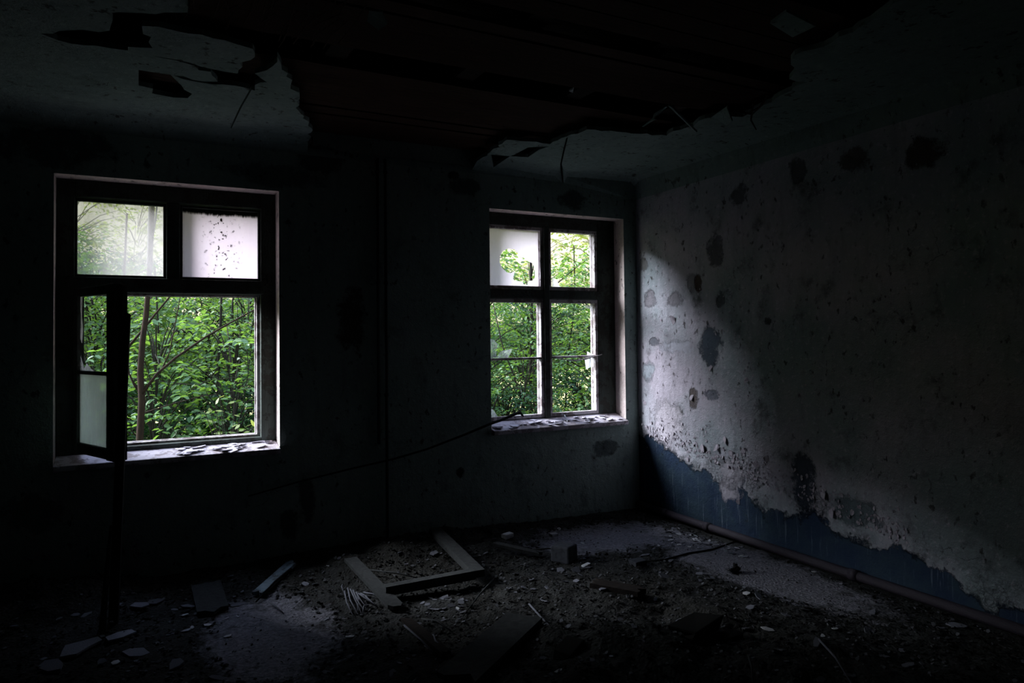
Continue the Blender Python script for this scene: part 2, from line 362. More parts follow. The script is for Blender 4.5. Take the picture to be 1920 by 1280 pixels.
# floor height
def floor_h(x, y):
    m = math.exp(-(((x+1.95)/1.1)**2 + ((y+2.6)/1.1)**2))*.11 + math.exp(-(((x+2.3)/1.3)**2 + ((y+.3)/.45)**2))*.10 + math.exp(-(((x+4.9)/1.0)**2 + ((y+.25)/.45)**2))*.12
    h = m*(1+.8*fbm(x*2.2, y*2.2, 3)) + .014*fbm(x*3, y*3, 1) + .008*fbm(x*14, y*14, 5)
    for (a, b, rx, ry) in SMOOTH_LIT:
        d = ((x-a)/rx)**2 + ((y-b)/ry)**2; k = min(1, max(0, (1.5-d)/.8)); h = h*(1-k) + .004*k
    e = min(1, max(0, -x/.25)); return max(0, h)*e
m = MB(); st = .035; x0, x1, y0, y1 = -5.6, 0, -4.4, 0
nx = int((x1-x0)/st); ny = int((y1-y0)/st)
for j in range(ny+1):
    for i in range(nx+1):
        x = x0+(x1-x0)*i/nx; y = y0+(y1-y0)*j/ny; ed = min(1, i/4, j/4)
        m.v.append((x, y, floor_h(x, y)*ed))
for j in range(ny):
    for i in range(nx): a = j*(nx+1)+i; m.f.append((a, a+1, a+nx+2, a+nx+1))
m.box(XL, x0, YR, 0, -.2, 0); m.box(x0, 0, YR, y0, -.2, 0); m.box(x0, 0, y0, 0, -.2, -.05)
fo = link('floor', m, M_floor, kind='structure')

# ceiling with the collapsed plaster, cut with a constrained triangulation
def cp(pts): return [tuple(at(x, y, 2, CZ).xy) for x, y in pts]
main = cp([(352, -30), (352, 24), (203, 26), (205, 58), (110, 59), (75, 63), (108, 76), (180, 86), (240, 95), (240, 88), (286, 90), (283, 70), (268, 64), (266, 49), (330, 58), (400, 72), (440, 82), (474, 92),
           (478, 100), (470, 113), (448, 118), (446, 138), (420, 134), (375, 124), (330, 112), (285, 104), (330, 113), (368, 124), (372, 131), (395, 134), (408, 153), (380, 152), (325, 141), (380, 155), (455, 163), (478, 170), (487, 155), (500, 154), (488, 146), (478, 138),
           (500, 132), (512, 124), (520, 107), (528, 124), (548, 150), (545, 160), (562, 186), (560, 208), (568, 222), (580, 228), (583, 255)])
main += [(-2.98, -.12), (-2.98, -.004), (-1.66, -.004)] + cp([(914, 291), (950, 262), (990, 265), (1032, 270), (1062, 256), (1100, 242), (1160, 247), (1250, 255), (1262, 246), (1300, 237), (1322, 222), (1360, 217),
           (1392, 220), (1424, 202), (1452, 186), (1500, 158), (1514, 154), (1480, 148), (1488, 138), (1483, 120), (1490, 102), (1560, 78), (1610, 50), (1700, -4), (1750, -40)])
cr1 = cp([(920, 289), (955, 291), (990, 291), (1010, 280), (1030, 274), (990, 276), (965, 288), (925, 302)])
small = cp([(260, 131), (320, 140), (340, 160), (345, 168), (360, 176), (352, 184), (325, 183), (285, 175), (287, 166), (260, 160)])
cr2 = cp([(1062, 258), (1056, 280), (1050, 298), (1054, 322), (1057, 321), (1053, 298), (1059, 281), (1065, 258)])
cr3 = cp([(470, 165), (450, 200), (432, 238), (434, 239), (453, 201), (473, 166)])
holes = [main, small, cr2, cr3, cr1]
def inside(p, poly):
    c = False; n = len(poly); x, y = p
    for i in range(n):
        a, b = poly[i], poly[i-1]
        if (a[1] > y) != (b[1] > y) and x < (b[0]-a[0])*(y-a[1])/(b[1]-a[1])+a[0]: c = not c
    return c
vv = []; ed = []
def loop(P, close=True):
    k = len(vv)
    for q in P: vv.append(Vector(q))
    n = len(P)
    for i in range(n if close else n-1): ed.append((k+i, k+(i+1) % n))
def jag(P, a=.012):
    out = []
    for i in range(len(P)):
        p, q = Vector(P[i]), Vector(P[(i+1) % len(P)]); L = (q-p).length; n = max(1, int(L/.05)) if L > .09 else 1
        nn = Vector((-(q-p).y, (q-p).x))/max(L, 1e-6)
        for j in range(n):
            t = j/n; out.append(tuple(p.lerp(q, t) + nn*(a*U(-1, 1) if j and p.y < -.01 else 0)))
    return out
random.seed(11); main = jag(main, .02); holes[0] = main
loop([(XL, YR), (0, YR), (0, -.0005), (XL, -.0005)])
for h in holes: loop(h)
g = .07; y = -.0; ys = [-.03, -.07, -.12, -.18, -.25, -.34] + [-.34-.12*k for k in range(1, 40)]
for yy in ys:
    x = XL+.05
    while x < -.3: vv.append(Vector((x, yy))); x += .12
    for xx in (-.25, -.18, -.12, -.07, -.03): vv.append(Vector((xx, yy)))
res = delaunay_2d_cdt(vv, ed, [], 0, 1e-5)
V2, F2 = res[0], res[2]
def cz(x, y):
    R = .17
    z = CZ
    for d in (-y, -x*1.35):
        if d < R: z -= (R - math.sqrt(max(0, R*R-(R-max(d, 0))**2)))*.62
    z -= .05*math.exp(-(((x+.95)/.35)**2+((y+.25)/.25)**2))       # sagging bit over the right window
    return max(z + .006*nz(x*1.3, y*1.3), 2.8)
F2 = [f for f in F2 if not any(inside(((V2[f[0]]+V2[f[1]]+V2[f[2]])/3)[:], h) for h in holes)]
import collections
cnt = collections.Counter()
for f in F2:
    for i in range(3): cnt[(f[i], f[(i+1) % 3])] += 1
nV = len(V2); TH = .028
vs3 = [(p.x, p.y, cz(p.x, p.y)) for p in V2] + [(p.x, p.y, cz(p.x, p.y)+TH) for p in V2]
fs3 = [tuple(reversed(f)) for f in F2] + [tuple(i+nV for i in f) for f in F2]
for (a, b) in cnt:
    if (b, a) not in cnt: fs3.append((a, b, b+nV, a+nV))
m = MB(); m.v = vs3; m.f = fs3
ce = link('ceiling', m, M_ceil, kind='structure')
random.seed(5)
# boards over the fallen plaster, then joists, then the floor above
k = 0; yb = -.02
while yb > -5.4:
    wd = U(.13, .17); skip = (k in (9, 10, 15, 20))
    if not skip:
        sag = U(0, .02); b = MB(); xa, xb = XL+.1, -.02
        z0 = CZ+.075; seg = 14; tilt = U(-.012, .012)
        for s in range(seg):
            a, c = xa+(xb-xa)*s/seg, xa+(xb-xa)*(s+1)/seg
            za = z0-.02*sag; j = U(-.004, .004)
            b.add([(a, yb-wd+.006+j, za+tilt), (c, yb-wd+.006, za+tilt), (c, yb-.004, za-tilt), (a, yb-.004+j, za-tilt),
                   (a, yb-wd+.006+j, za+.022+tilt), (c, yb-wd+.006, za+.022+tilt), (c, yb-.004, za+.022-tilt), (a, yb-.004+j, za+.022-tilt)],
                  [(0,3,2,1),(4,5,6,7),(0,1,5,4),(2,3,7,6)])
        link('ceiling_board', b, M_lathw, ce)
    yb -= wd; k += 1
for x in [XL+.4+.78*i for i in range(9)]:
    link('ceiling_joist', MB().box(x, x+.12, YR, 0, CZ+.115, CZ+.30), M_dark, ce)
link('ceiling_deck', MB().box(XL, 0, YR, 0, CZ+.31, CZ+.34), M_dark, ce)
# reed strips still nailed under the boards along the left rim
for k in range(46):
    x, y = U(300, 640), U(2, 100)
    if not inside(cp([(x, y)])[0], main): continue
    p = at(x, y, 2, CZ+.05); L = U(.2, .5)
    link('reed_strip', MB().tube([p, p+Vector((U(-.03, .03), -L*.5, U(-.008, .008))), p+Vector((U(-.06, .06), -L, U(-.02, .005)))], .0035, 5), M_lathw, ce)

# cracked plaster flakes hanging off the ceiling
def slab(name, pts, t, mat, parent=None):
    q = [Vector(p) for p in pts]; n = (q[1]-q[0]).cross(q[2]-q[0]).normalized()
    return link(name, MB().prism(q, (0, 0, 0), n*t), mat, parent)
def hang(px, dz, label, mat=M_ceil):
    q = []
    for i, (x, y) in enumerate(px):
        p = at(x, y, 2, CZ-.02-dz*(i/len(px))); q.append(p)
    # flatten onto a plane through the first three points
    n = (q[1]-q[0]).cross(q[-1]-q[0]).normalized()
    q = [p - n*(p-q[0]).dot(n) for p in q]
    o = slab('hanging_plaster', q, .012, mat); place(o, q[0]); return tag(o, label, 'plaster piece')
hang([(1226, 213), (1248, 200), (1272, 222), (1262, 240), (1240, 226), (1228, 224)], .05, 'pale plaster piece dangling at the ceiling hole edge above the right wall')
hang([(1252, 198), (1258, 200), (1310, 242), (1304, 248)], .06, 'narrow plaster strip hanging beside the dangling plaster piece')
hang([(692, 20), (716, 22), (728, 38), (712, 47), (688, 40)], .03, 'small plaster fragment stuck to the ceiling boards at the top')
hang([(1067, 171), (1075, 167), (1074, 174)], .01, 'tiny bright plaster scrap in the middle of the ceiling hole', M_chipw)
hang([(1330, 222), (1362, 200), (1384, 212), (1372, 222), (1345, 224)], .03, 'wedge of plaster hanging by the right rim of the ceiling hole')
hang([(1444, 44), (1474, 22), (1530, 44), (1486, 70)], .02, 'square plaster remnant on the ceiling boards at upper right')
for (a, b, c, lb) in (((1412, 190), (1408, 225), (1418, 243), 'thin splintered lath drooping from the right ceiling rim'),
                      ((1380, 208), (1410, 214), (1430, 196), 'broken lath sticking out at the right ceiling rim'),
                      ((1440, 178), (1425, 200), (1392, 218), 'long splinter hanging at the right ceiling rim'),
                      ((585, 258), (586, 285), (587, 300), 'strand of reed hanging over the window wall')):
    q = [at(*p, 2, CZ-.02-.03*i) for i, p in enumerate((a, b, c))]
    o = link('hanging_lath', MB().tube(q, [.008, .006, .004], 5), M_dark); place(o, q[0]); tag(o, lb, 'lath')

# ------------------------------------------------------------------ windows
def rect(m, x0, x1, z0, z1, y): return m.add([(x0, y, z0), (x1, y, z0), (x1, y, z1), (x0, y, z1)], [(0, 1, 2, 3)])
def pane(name, x0, x1, z0, z1, y, mat, parent): return link(name, MB().box(x0, x1, y-.0015, y+.0015, z0, z1), mat, parent)
def rough(ob, a=.002, cuts=.03):
    return ob
# left window
w1 = empty('window_1', (-3.866, .15, ZS), 'structure')
def L(ob, w):
    ob.parent = w; ob.matrix_parent_inverse = Matrix.Translation(-w.location); return ob
X0, X1 = -4.56, -3.17
L(link('window_frame', MB().ring(X0, X1, ZS, ZT+.01, .115, .115, .065, .12, .15, .30), M_frame, bevel=.006), w1)
L(link('transom', MB().box(X0+.1, X1-.1, .14, .30, 1.905, 2.005), M_frame, bevel=.008), w1)
L(link('mullion', MB().box(-3.905, -3.82, .15, .30, 2.0, 2.53), M_frame, bevel=.006), w1)
for a, b, gm in ((-4.45, -3.905, M_gl_haze), (-3.82, -3.283, M_gl_white)):
    s = L(link('top_light', MB().ring(a, b, 2.005, 2.525, .018, .018, .018, .018, .17, .215), M_frame, bevel=.004), w1)
    p = pane('pane', a+.015, b-.015, 2.02, 2.51, .195, gm, None); p.parent = s
L(link('outer_rebate', MB().ring(-4.447, -3.283, .872, 1.908, .022, .022, .018, .018, .215, .30).ring(-4.427, -3.303, .888, 1.892, .010, .010, .006, .006, .25, .275), M_frame2), w1)
def sill(x0, x1, zb_): return MB().add([(x, y, z) for x in (x0, x1) for y, z in ((-.045, ZS-.035), (-.045, ZS), (.17, zb_), (.17, ZS-.035))], [(0, 1, 2, 3), (7, 6, 5, 4), (0, 4, 5, 1), (1, 5, 6, 2), (2, 6, 7, 3), (3, 7, 4, 0)])
L(link('window_sill', sill(-4.545, -3.185, .850), M_sill, bevel=.004), w1)
L(link('outer_sill', MB().box(-4.56, -3.17, .25, .50, ZS-.06, ZS+.02), M_frame), w1)
L(link('window_latch', MB().box(-3.872, -3.850, .135, .15, 2.20, 2.29).box(-3.890, -3.832, .13, .14, 2.235, 2.25), M_sash), w1)
# the casement swung open into the room
cas = empty('open_casement', (0, 0, 0)); L(cas, w1)
hx, hy = -4.452, .14; fx, fy = -4.21, -.41
dirv = Vector((fx-hx, fy-hy, 0)); Wd = dirv.length; dirv.normalize(); nrm = Vector((-dirv.y, dirv.x, 0))
def cbox(m, a0, a1, z0, z1, t0=0, t1=.045):
    P = [Vector((hx, hy, 0))+dirv*a+nrm*t+Vector((0, 0, z)) for z in (z0, z1) for a, t in ((a0, t0), (a1, t0), (a1, t1), (a0, t1))]
    return m.add(P, [(0,3,2,1),(4,5,6,7),(0,1,5,4),(1,2,6,5),(2,3,7,6),(3,0,4,7)])
zb, zt = .868, 1.925
def part(name, m, mat, bevel=.004):
    o = link(name, m, mat, cas, bevel); return o
part('hinge_stile', cbox(MB(), 0, .06, zb, zt), M_frame)
part('lock_stile', cbox(cbox(MB(), Wd-.10, Wd, zb-.005, zt+.005, -.002, .062), Wd-.03, Wd+.012, zb, zt, .04, .075), M_sash)
part('top_rail', cbox(MB(), .06, Wd-.1, zt-.055, zt), M_frame)
part('bottom_rail', cbox(MB(), .06, Wd-.1, zb, zb+.065), M_frame)
part('glazing_bar', cbox(MB(), .06, Wd-.1, 1.372, 1.395, .008, .036), M_frame)
part('pane', cbox(MB(), .05, Wd-.09, zb+.055, 1.375, .02, .023), M_gl_dim, 0)
def cpoly(pts): return [Vector((hx, hy, 0))+dirv*a+nrm*.021+Vector((0, 0, z)) for a, z in pts]
for pts in ([(.06, 1.39), (.06, 1.50), (.085, 1.46), (.12, 1.41), (.16, 1.44), (.22, 1.41), (.27, 1.395)], [(Wd-.1, 1.39), (Wd-.1, 1.50), (Wd-.14, 1.40)], [(.06, 1.87), (.06, 1.6), (.085, 1.57), (.10, 1.66), (.08, 1.75), (.09, 1.87)]):
    link('glass_shard', MB().prism(cpoly(pts), (0, 0, 0), nrm*.002), M_gl_shard, cas)
for z in (1.05, 1.75): link('hinge', MB().tube([(hx-.004, hy-.004, z-.04), (hx-.004, hy-.004, z+.04)], .008, 10), M_sash, cas)

# right window
w2 = empty('window_2', (-.823, .15, ZS), 'structure')
X0, X1 = -1.515, -.130
L(link('window_frame', MB().ring(X0, X1, ZS, ZT+.01, .045, .20, .06, .115, .15, .225), M_frame, bevel=.006), w2)
L(link('transom', MB().box(X0+.04, X1-.15, .142, .30, 1.905, 1.985), M_frame, bevel=.008), w2)
L(link('mullion', MB().box(-.905, -.850, .135, .24, .86, 2.55), M_frame, bevel=.008), w2)
sashes = {}
for nme, a, b, z0, z1 in (('top_light', -1.475, -.905, 1.985, 2.54), ('top_light', -.850, -.330, 1.985, 2.54), ('casement', -1.475, -.905, .865, 1.905), ('casement', -.850, -.330, .865, 1.905)):
    s = L(link(nme, MB().ring(a, b, z0, z1, .028, .028, .034, .032, .155, .20).ring(a+.01, b-.01, z0+.01, z1-.01, .022, .022, .018, .018, .20, .232), M_frame2, bevel=.004), w2)
    sashes[(nme, a)] = s
def sub(o, s): o.parent = s; return o
sub(link('glazing_bar', MB().box(-1.45, -.93, .16, .205, 1.377, 1.397), M_frame2, bevel=.003), sashes[('casement', -1.475)])
sub(link('glazing_bar', MB().box(-.825, -.355, .16, .205, 1.382, 1.400), M_frame2, bevel=.003), sashes[('casement', -.850)])
def wp(x, y): return at(x, y, 1, .19)
def shard(pts, s, mat=M_gl_shard): return sub(link('glass_shard', MB().prism([wp(x, y) for x, y in pts], (0, 0, 0), (0, .002, 0)), mat), s)
c3 = lambda P: [(860+x/5.333, 360+y/5.333) for x, y in P]
c4 = lambda P: [(860+x/5.333, 580+y/5.333) for x, y in P]
# pane with the broken hole
hole = [tuple((wp(x, y).x, wp(x, y).z)) for x, y in c3([(412, 700), (415, 640), (440, 590), (500, 563), (560, 575), (600, 620), (625, 655), (680, 655), (690, 690), (740, 710), (765, 770), (765, 850), (745, 885), (700, 888), (690, 930), (650, 922), (640, 895), (560, 885), (545, 860), (565, 790), (520, 810), (480, 800), (430, 750)])]
pa = [(-1.465, 2.005), (-.915, 2.005), (-.915, 2.52), (-1.465, 2.52)]
vv = []; ed = []; loop(pa); loop(hole)
r_ = delaunay_2d_cdt(vv, ed, [], 0, 1e-6); m = MB()
Fq = [f for f in r_[2] if not inside(((r_[0][f[0]]+r_[0][f[1]]+r_[0][f[2]])/3)[:], hole)]
m.add([(p.x, .192, p.y) for p in r_[0]], Fq); pn = sub(link('broken_pane', m, M_gl_white2), sashes[('top_light', -1.475)])
so = pn.modifiers.new('thick', 'SOLIDIFY'); so.thickness = .0025
sR, sLL, sLR = sashes[('top_light', -.850)], sashes[('casement', -1.475)], sashes[('casement', -.850)]
shard(c3([(930, 850), (975, 870), (1010, 940), (1040, 955), (930, 965)]), sR)
shard(c4([(310, 290), (350, 300), (392, 350), (380, 400), (372, 485), (310, 490)]), sLL)
shard(c4([(372, 485), (380, 465), (430, 415), (480, 405), (540, 392), (498, 480)]), sLL)
shard(c4([(310, 990), (345, 1000), (385, 1060), (400, 1080), (310, 1085)]), sLL)
shard(c4([(1285, 465), (1285, 418), (1330, 445), (1380, 450), (1380, 470)]), sLR)
shard(c4([(1262, 505), (1380, 470), (1380, 575), (1330, 570), (1275, 600)]), sLR)
shard(c3([(1240, 1130), (1390, 1120), (1390, 1260), (1350, 1210), (1330, 1170), (1270, 1160)]), sLR)
sub(link('sagging_putty_strip', MB().tube([wp(1035, 671)+Vector((0, -.04, 0)), wp(1072, 676)+Vector((0, -.05, 0)), wp(1092, 672)+Vector((0, -.05, 0)), wp(1124, 664)+Vector((0, -.04, 0))], [.004, .007, .006, .004], 6), M_frame2), sLR)
L(link('window_sill', sill(-1.50, -.145, .868), M_sill, bevel=.004), w2)
L(link('outer_sill', MB().box(-1.515, -.13, .25, .50, ZS-.06, ZS+.02), M_frame), w2)

# ------------------------------------------------------------------ things in the room
def board(name, a, b, wd, th, mat, label, cat='board', up=.0, lift=(0, 0), seed=1, jagged=True, parent=None):
    """a plank from a to b lying flat, broken ends"""
    random.seed(seed); a, b = Vector(a), Vector(b); d = (b-a); L_ = d.length; d.normalize(); s = d.cross(Vector((0, 0, 1))).normalized(); n = s.cross(d).normalized()
    if n.z < 0: n = -n
    m = MB(); K = 7; top = []; N = 4
    vs_ = []; fs_ = []
    for i in range(K+1):
        for j in range(N+1):
            t = L_*i/K; k = (j/N-.5)*wd*(1+.05*nz(i*.7+seed, 0))
            if jagged and i in (0, K): t += (U(-.03, .03) if i else U(-.02, .02))
            p = a+d*t+s*k+n*(.003*nz(i, j, seed)); vs_ += [p+n*th, p]
    def id_(i, j, q): return (i*(N+1)+j)*2+q
    for i in range(K):
        for j in range(N):
            fs_.append((id_(i,j,0), id_(i+1,j,0), id_(i+1,j+1,0), id_(i,j+1,0))); fs_.append((id_(i,j,1), id_(i,j+1,1), id_(i+1,j+1,1), id_(i+1,j,1)))
        fs_.append((id_(i,0,0), id_(i,0,1), id_(i+1,0,1), id_(i+1,0,0))); fs_.append((id_(i,N,0), id_(i+1,N,0), id_(i+1,N,1), id_(i,N,1)))
    for j in range(N):
        fs_.append((id_(0,j,0), id_(0,j+1,0), id_(0,j+1,1), id_(0,j,1))); fs_.append((id_(K,j,0), id_(K,j,1), id_(K,j+1,1), id_(K,j+1,0)))
    m.add(vs_, fs_); o = link(name, m, mat, parent)
    if not parent: place(o, a)
    if label: tag(o, label, cat)
    return o
def fl_(x, y, dz=.0):
    p = at(x, y, 2, .02)
    for _ in range(3): p = at(x, y, 2, floor_h(p.x, p.y)+dz)
    return p
def fboard(a, b, wd, th, mat, label, name='broken_board', dz=.012, **k): return board(name, fl_(*a, dz), fl_(*b, dz), wd, th, mat, label, **k)
fboard((548, 1058), (484, 1115), .07, .022, M_boardb, 'short bluish board lying on the rubble below the gap between the windows', seed=2)
fboard((386, 1098), (400, 1150), .17, .02, M_board, 'wide grey board end on the pale floor patch below the left window', seed=3)
fboard((658, 1052), (742, 1140), .085, .022, M_board, 'narrow dark plank lying beside the reed bundle', seed=4, dz=.02)
fboard((985, 1160), (858, 1275), .20, .025, M_board, 'broad dark plank at the bottom edge of the rubble', seed=5, dz=.03)
fboard((762, 1165), (835, 1228), .05, .02, M_dark, 'rotten batten between the reed bundle and broad plank', seed=6, dz=.01)
fboard((1115, 1098), (1200, 1114), .10, .03, M_dark, 'dark curved piece of bark like wood in the middle of the floor', seed=8, dz=.01)
fboard((930, 1022), (1010, 1040), .06, .02, M_board, 'small board scrap on the rubble left of the brick', seed=9)
# frame corner: two rails joined
fc = empty('frame_corner', fl_(895, 1080)); tag(fc, 'L shaped corner of a broken window frame lying on the rubble', 'frame piece')
c0, c1, c2 = fl_(897, 1082, .05), fl_(815, 1000, .06), fl_(722, 1115, .03)
def rail(a, b, wd, th, seed):
    o = board('frame_rail', a, b, wd, th, M_board, None, seed=seed, jagged=False, parent=fc); o.matrix_parent_inverse = Matrix.Translation(-fc.location); return o
rail(c1, c0, .085, .045, 1); rail(c0+Vector((-.03, .0, .0)), c2, .06, .055, 2)
# tall dark stick leaning on the open casement
p0, p1, p2 = at(214, 1078, 1, -.75), at(228, 860, 1, -.58), at(237, 592, 1, -.47)
p0.z = floor_h(p0.x, p0.y)
lb = board('leaning_batten', p0, p2, .048, .025, M_black, 'tall thin blackened batten leaning upright against the open casement', seed=12)
SPL = at(192, 1085, 1, -.80); SPL.z = floor_h(SPL.x, SPL.y)
o = link('fallen_splinter', MB().tube([SPL, at(203, 1040, 1, -.78), at(208, 985, 1, -.74)], [.02, .012, .006], 6), M_black); place(o, SPL); tag(o, 'short black splinter standing beside the foot of the leaning batten', 'splinter')
# branch from the right sill down along the wall
q = [at(975, 773, 1, .03), at(966, 776, 1, .02), at(940, 787, 1, -.02), at(918, 795, 1, -.075), at(870, 815, 1, -.09), at(800, 842, 1, -.07), at(735, 861, 1, -.075), at(660, 878, 1, -.05), at(560, 903, 1, -.03), at(465, 930, 1, -.03)]
o = link('dead_branch', MB().tube([at(981, 780, 1, .04)]+q, [.008, .013, .013, .012, .011, .009, .008, .008, .007, .006, .005], 8), M_black, smooth=True); place(o, q[-1])
tag(o, 'long thin dark branch reaching from the right sill down across the wall', 'branch')
for x, zz, lb_ in ((-2.462, .78, 'thin wall pipe on the left of the pair, ending above the floor'), (-2.400, .02, 'thin wall pipe on the right of the pair, running down to floor')):
    t = empty('wall_pipe', (x, -.022, zz)); tag(t, lb_, 'pipe')
    def put(name, m): o = link(name, m, M_wallpipe, t, smooth=True); o.matrix_parent_inverse = Matrix.Translation(-t.location)
    put('pipe_run', MB().tube([(x, -.022, zz), (x, -.022, 2.95)], .011, 12))
    for z in (1.15, 2.0, 2.85): put('pipe_clip', MB().tube([(x, -.022, z-.012), (x, -.022, z+.012)], .016, 12))
t = empty('floor_pipe', (-.05, -.2, .04)); tag(t, 'long rusty heating pipe lying along the foot of the right wall', 'pipe')
def putp(name, m, mat=M_pipe): o = link(name, m, mat, t, smooth=True); o.matrix_parent_inverse = Matrix.Translation(-t.location)
putp('pipe_run', MB().tube([(-.045, -.03, .050), (-.045, -1.0, .047), (-.045, -2.5, .045), (-.045, -4.5, .043), (-.045, -7.5, .043)], .030, 16))
for y in (-.42, -.93, -2.25, -3.6): putp('pipe_collar', MB().tube([(-.045, y-.03, .046), (-.045, y+.03, .046)], .036, 16))
# brick and other rocks
def rock(name, p, sx_, sy_, sz_, mat, label, cat, rot=0, jit=.12, seed=0, group=None):
    random.seed(seed); m = MB().box(-sx_/2, sx_/2, -sy_/2, sy_/2, 0, sz_)
    o = link(name, m, mat, bevel=min(sx_, sy_, sz_)*.12); me = o.data
    for v in me.vertices: v.co += Vector((U(-1, 1)*sx_, U(-1, 1)*sy_, (U(-1, 1)*sz_ if v.co.z > 0 else 0)))*jit
    o.location = p; o.rotation_euler = (U(-.08, .08), U(-.08, .08), rot); return tag(o, label, cat, group)
rock('brick', fl_(1058, 1052, -.005), .15, .14, .12, M_brick, 'dark sooty brick standing on the edge of the rubble under the right window', 'brick', .55, .04, 4)
rock('plaster_block', fl_(952, 1008, -.005), .085, .05, .035, M_chipw, 'pale square plaster block on the rubble left of the brick', 'plaster piece', .3, .06, 5)
rock('plaster_block', fl_(1038, 1006, -.005), .06, .045, .03, M_chipw, 'small white rounded plaster block just behind the brick', 'plaster piece', .1, .15, 6)
rock('plaster_block', fl_(1099, 1062, -.005), .075, .03, .018, M_chipw, 'thin white plaster bar lying right of the brick', 'plaster piece', .3, .1, 7)
rock('slab_fragment', fl_(1305, 1188, -.01), .26, .16, .07, M_rub, 'flat grey slab fragment in the rubble at lower right', 'stone', .3, .14, 8)
rock('slab_fragment', fl_(1368, 1198, -.01), .14, .08, .03, M_rub, 'small thin slab fragment right of the flat grey slab', 'stone', .1, .14, 9)
rock('slab_fragment', fl_(1195, 1062, -.01), .0+.10, .07, .05, M_brick, 'small dark lump on the pale floor under the right window', 'stone', .1, .2, 10)
rock('slab_fragment', fl_(1066, 1230, -.01), .16, .1, .05, M_rub, 'rough grey lump near the broad dark plank', 'stone', .7, .2, 11)
# dark crumpled clump
random.seed(21); m = MB(); c = fl_(1378, 1074)
for k in range(34):
    a = U(0, 6.28); el = U(.1, 1.5); r = U(.03, .06); d = Vector((math.cos(a)*math.cos(el), math.sin(a)*math.cos(el), math.sin(el)))
    s = d.cross(Vector((.3, .2, 1))).normalized()*.014; m.prism([c+s, c-s, c+d*r-s*.6, c+d*(r+.012), c+d*r+s*.6], (0, 0, 0), (.001, .001, .002))
o = link('leaf_clump', m, M_black); place(o, c); tag(o, 'black crumpled clump of leaves on the floor near the right wall', 'leaf clump')
# cable like stick on the pale floor
q = [fl_(1205, 1053, .006), fl_(1250, 1048, .006), fl_(1290, 1037, .006), fl_(1335, 1030, .006), fl_(1380, 1014, .006)]
o = link('cable', MB().tube(q, [.004, .006, .007, .006, .004], 6), M_black, smooth=True); place(o, q[0]); tag(o, 'thin dark cable curving over the pale floor to the right wall pipe', 'cable')
# sticks
def stick(a, b, r, label, mat=M_reed, dz=.02, group=None, name='stick'):
    p, q_ = fl_(*a, dz), fl_(*b, dz*.6); mid = p.lerp(q_, .5)+Vector((U(-.02, .02), U(-.02, .02), .012))
    o = link(name, MB().tube([p, mid, q_], [r, r*.9, r*.6], 6), mat, smooth=True); place(o, p); return tag(o, label, 'stick', group)
random.seed(31)
for k, (a, b) in enumerate((((652, 1102), (672, 1152)), ((657, 1104), (678, 1150)), ((662, 1106), (684, 1146)), ((668, 1110), (688, 1140)), ((672, 1112), (700, 1132)), ((676, 1112), (692, 1128)), ((682, 1110), (718, 1124)),
                           ((690, 1134), (680, 1150)), ((646, 1108), (662, 1154)), ((664, 1112), (670, 1145)), ((684, 1116), (706, 1136)), ((642, 1096), (645, 1112)))):
    stick(a, b, .0048, 'dry reed in the fanned bundle on the rubble', group='fanned bundle of dry reeds', name='reed')
for a, b, lb_, mt in (((992, 1132), (1064, 1212), 'long thin stick right of the broad dark plank', M_reed), ((925, 1086), (868, 1155), 'thin stick slanting just right of the frame corner', M_board), ((1535, 1198), (1602, 1290), 'long pale stick at the lower right', M_reed),
                 ((758, 1172), (822, 1232), 'long pale stick beside the rotten batten', M_reed), ((790, 1160), (845, 1182), 'short stick above the rotten batten', M_board), ((812, 1190), (838, 1222), 'curved stick near the broad plank tip', M_reed),
                 ((1403, 1228), (1412, 1290), 'short upright looking stick at the bottom right', M_board), ((722, 1185), (738, 1212), 'short stick left of the rotten batten', M_board), ((690, 1068), (790, 1085), 'thin stick lying behind the reed bundle', M_board),
                 ((540, 1098), (562, 1108), 'short stick right of the bluish board', M_board), ((1000, 1030), (1062, 1030), 'thin splinter lying behind the brick', M_board), ((505, 1128), (532, 1150), 'thin splinter in front of the bluish board', M_reed)):
    stick(a, b, .0055, lb_, mt)
stick((545, 1066), (480, 1128), .008, 'dark stick lying along the bluish board', M_black)
# splinter leaning on the right sill
o = link('splinter', MB().tube([wp(1052, 775)+Vector((0, -.06, -.01)), at(1064, 790, 1, .02)], [.006, .004], 6), M_chipw); tag(o, 'pale splinter lying aslant on the right window sill', 'splinter'); place(o, at(1064, 790, 1, .02))

# chips: individuals from a few source meshes
def chipmesh(seed, s=1):
    random.seed(seed); n = random.randint(5, 8); a0 = U(0, 6); P = []
    for k in range(n): a = a0+2*math.pi*k/n; r = U(.55, 1.0)*s; P.append(Vector((math.cos(a)*r, math.sin(a)*r*.75, 0)))
    m = MB().prism(P, (0, 0, 0), (0, 0, .16*s)); me = bpy.data.meshes.new('plaster_chip'); me.from_pydata([tuple(v) for v in m.v], [], m.f); me.update(); return me
CM = [chipmesh(100+i) for i in range(9)]
CMW = [me.copy() for me in CM]; CMS = [me.copy() for me in CM]
for me in CM: me.materials.append(M_chip)
for me in CMW: me.materials.append(M_chipw)
for me in CMS: me.materials.append(M_sillchip)
def chip(p, s, bank, label, group, tilt=.35, name='plaster_chip', cat='plaster chip'):
    o = bpy.data.objects.new(name, random.choice(bank)); COL.objects.link(o); o.location = p; o.scale = (s, s*U(.6, 1.1), s*U(.4, 1.0))
    o.rotation_euler = (U(-tilt, tilt), U(-tilt, tilt), U(0, 6.28)); return tag(o, label, cat, group)
random.seed(77)
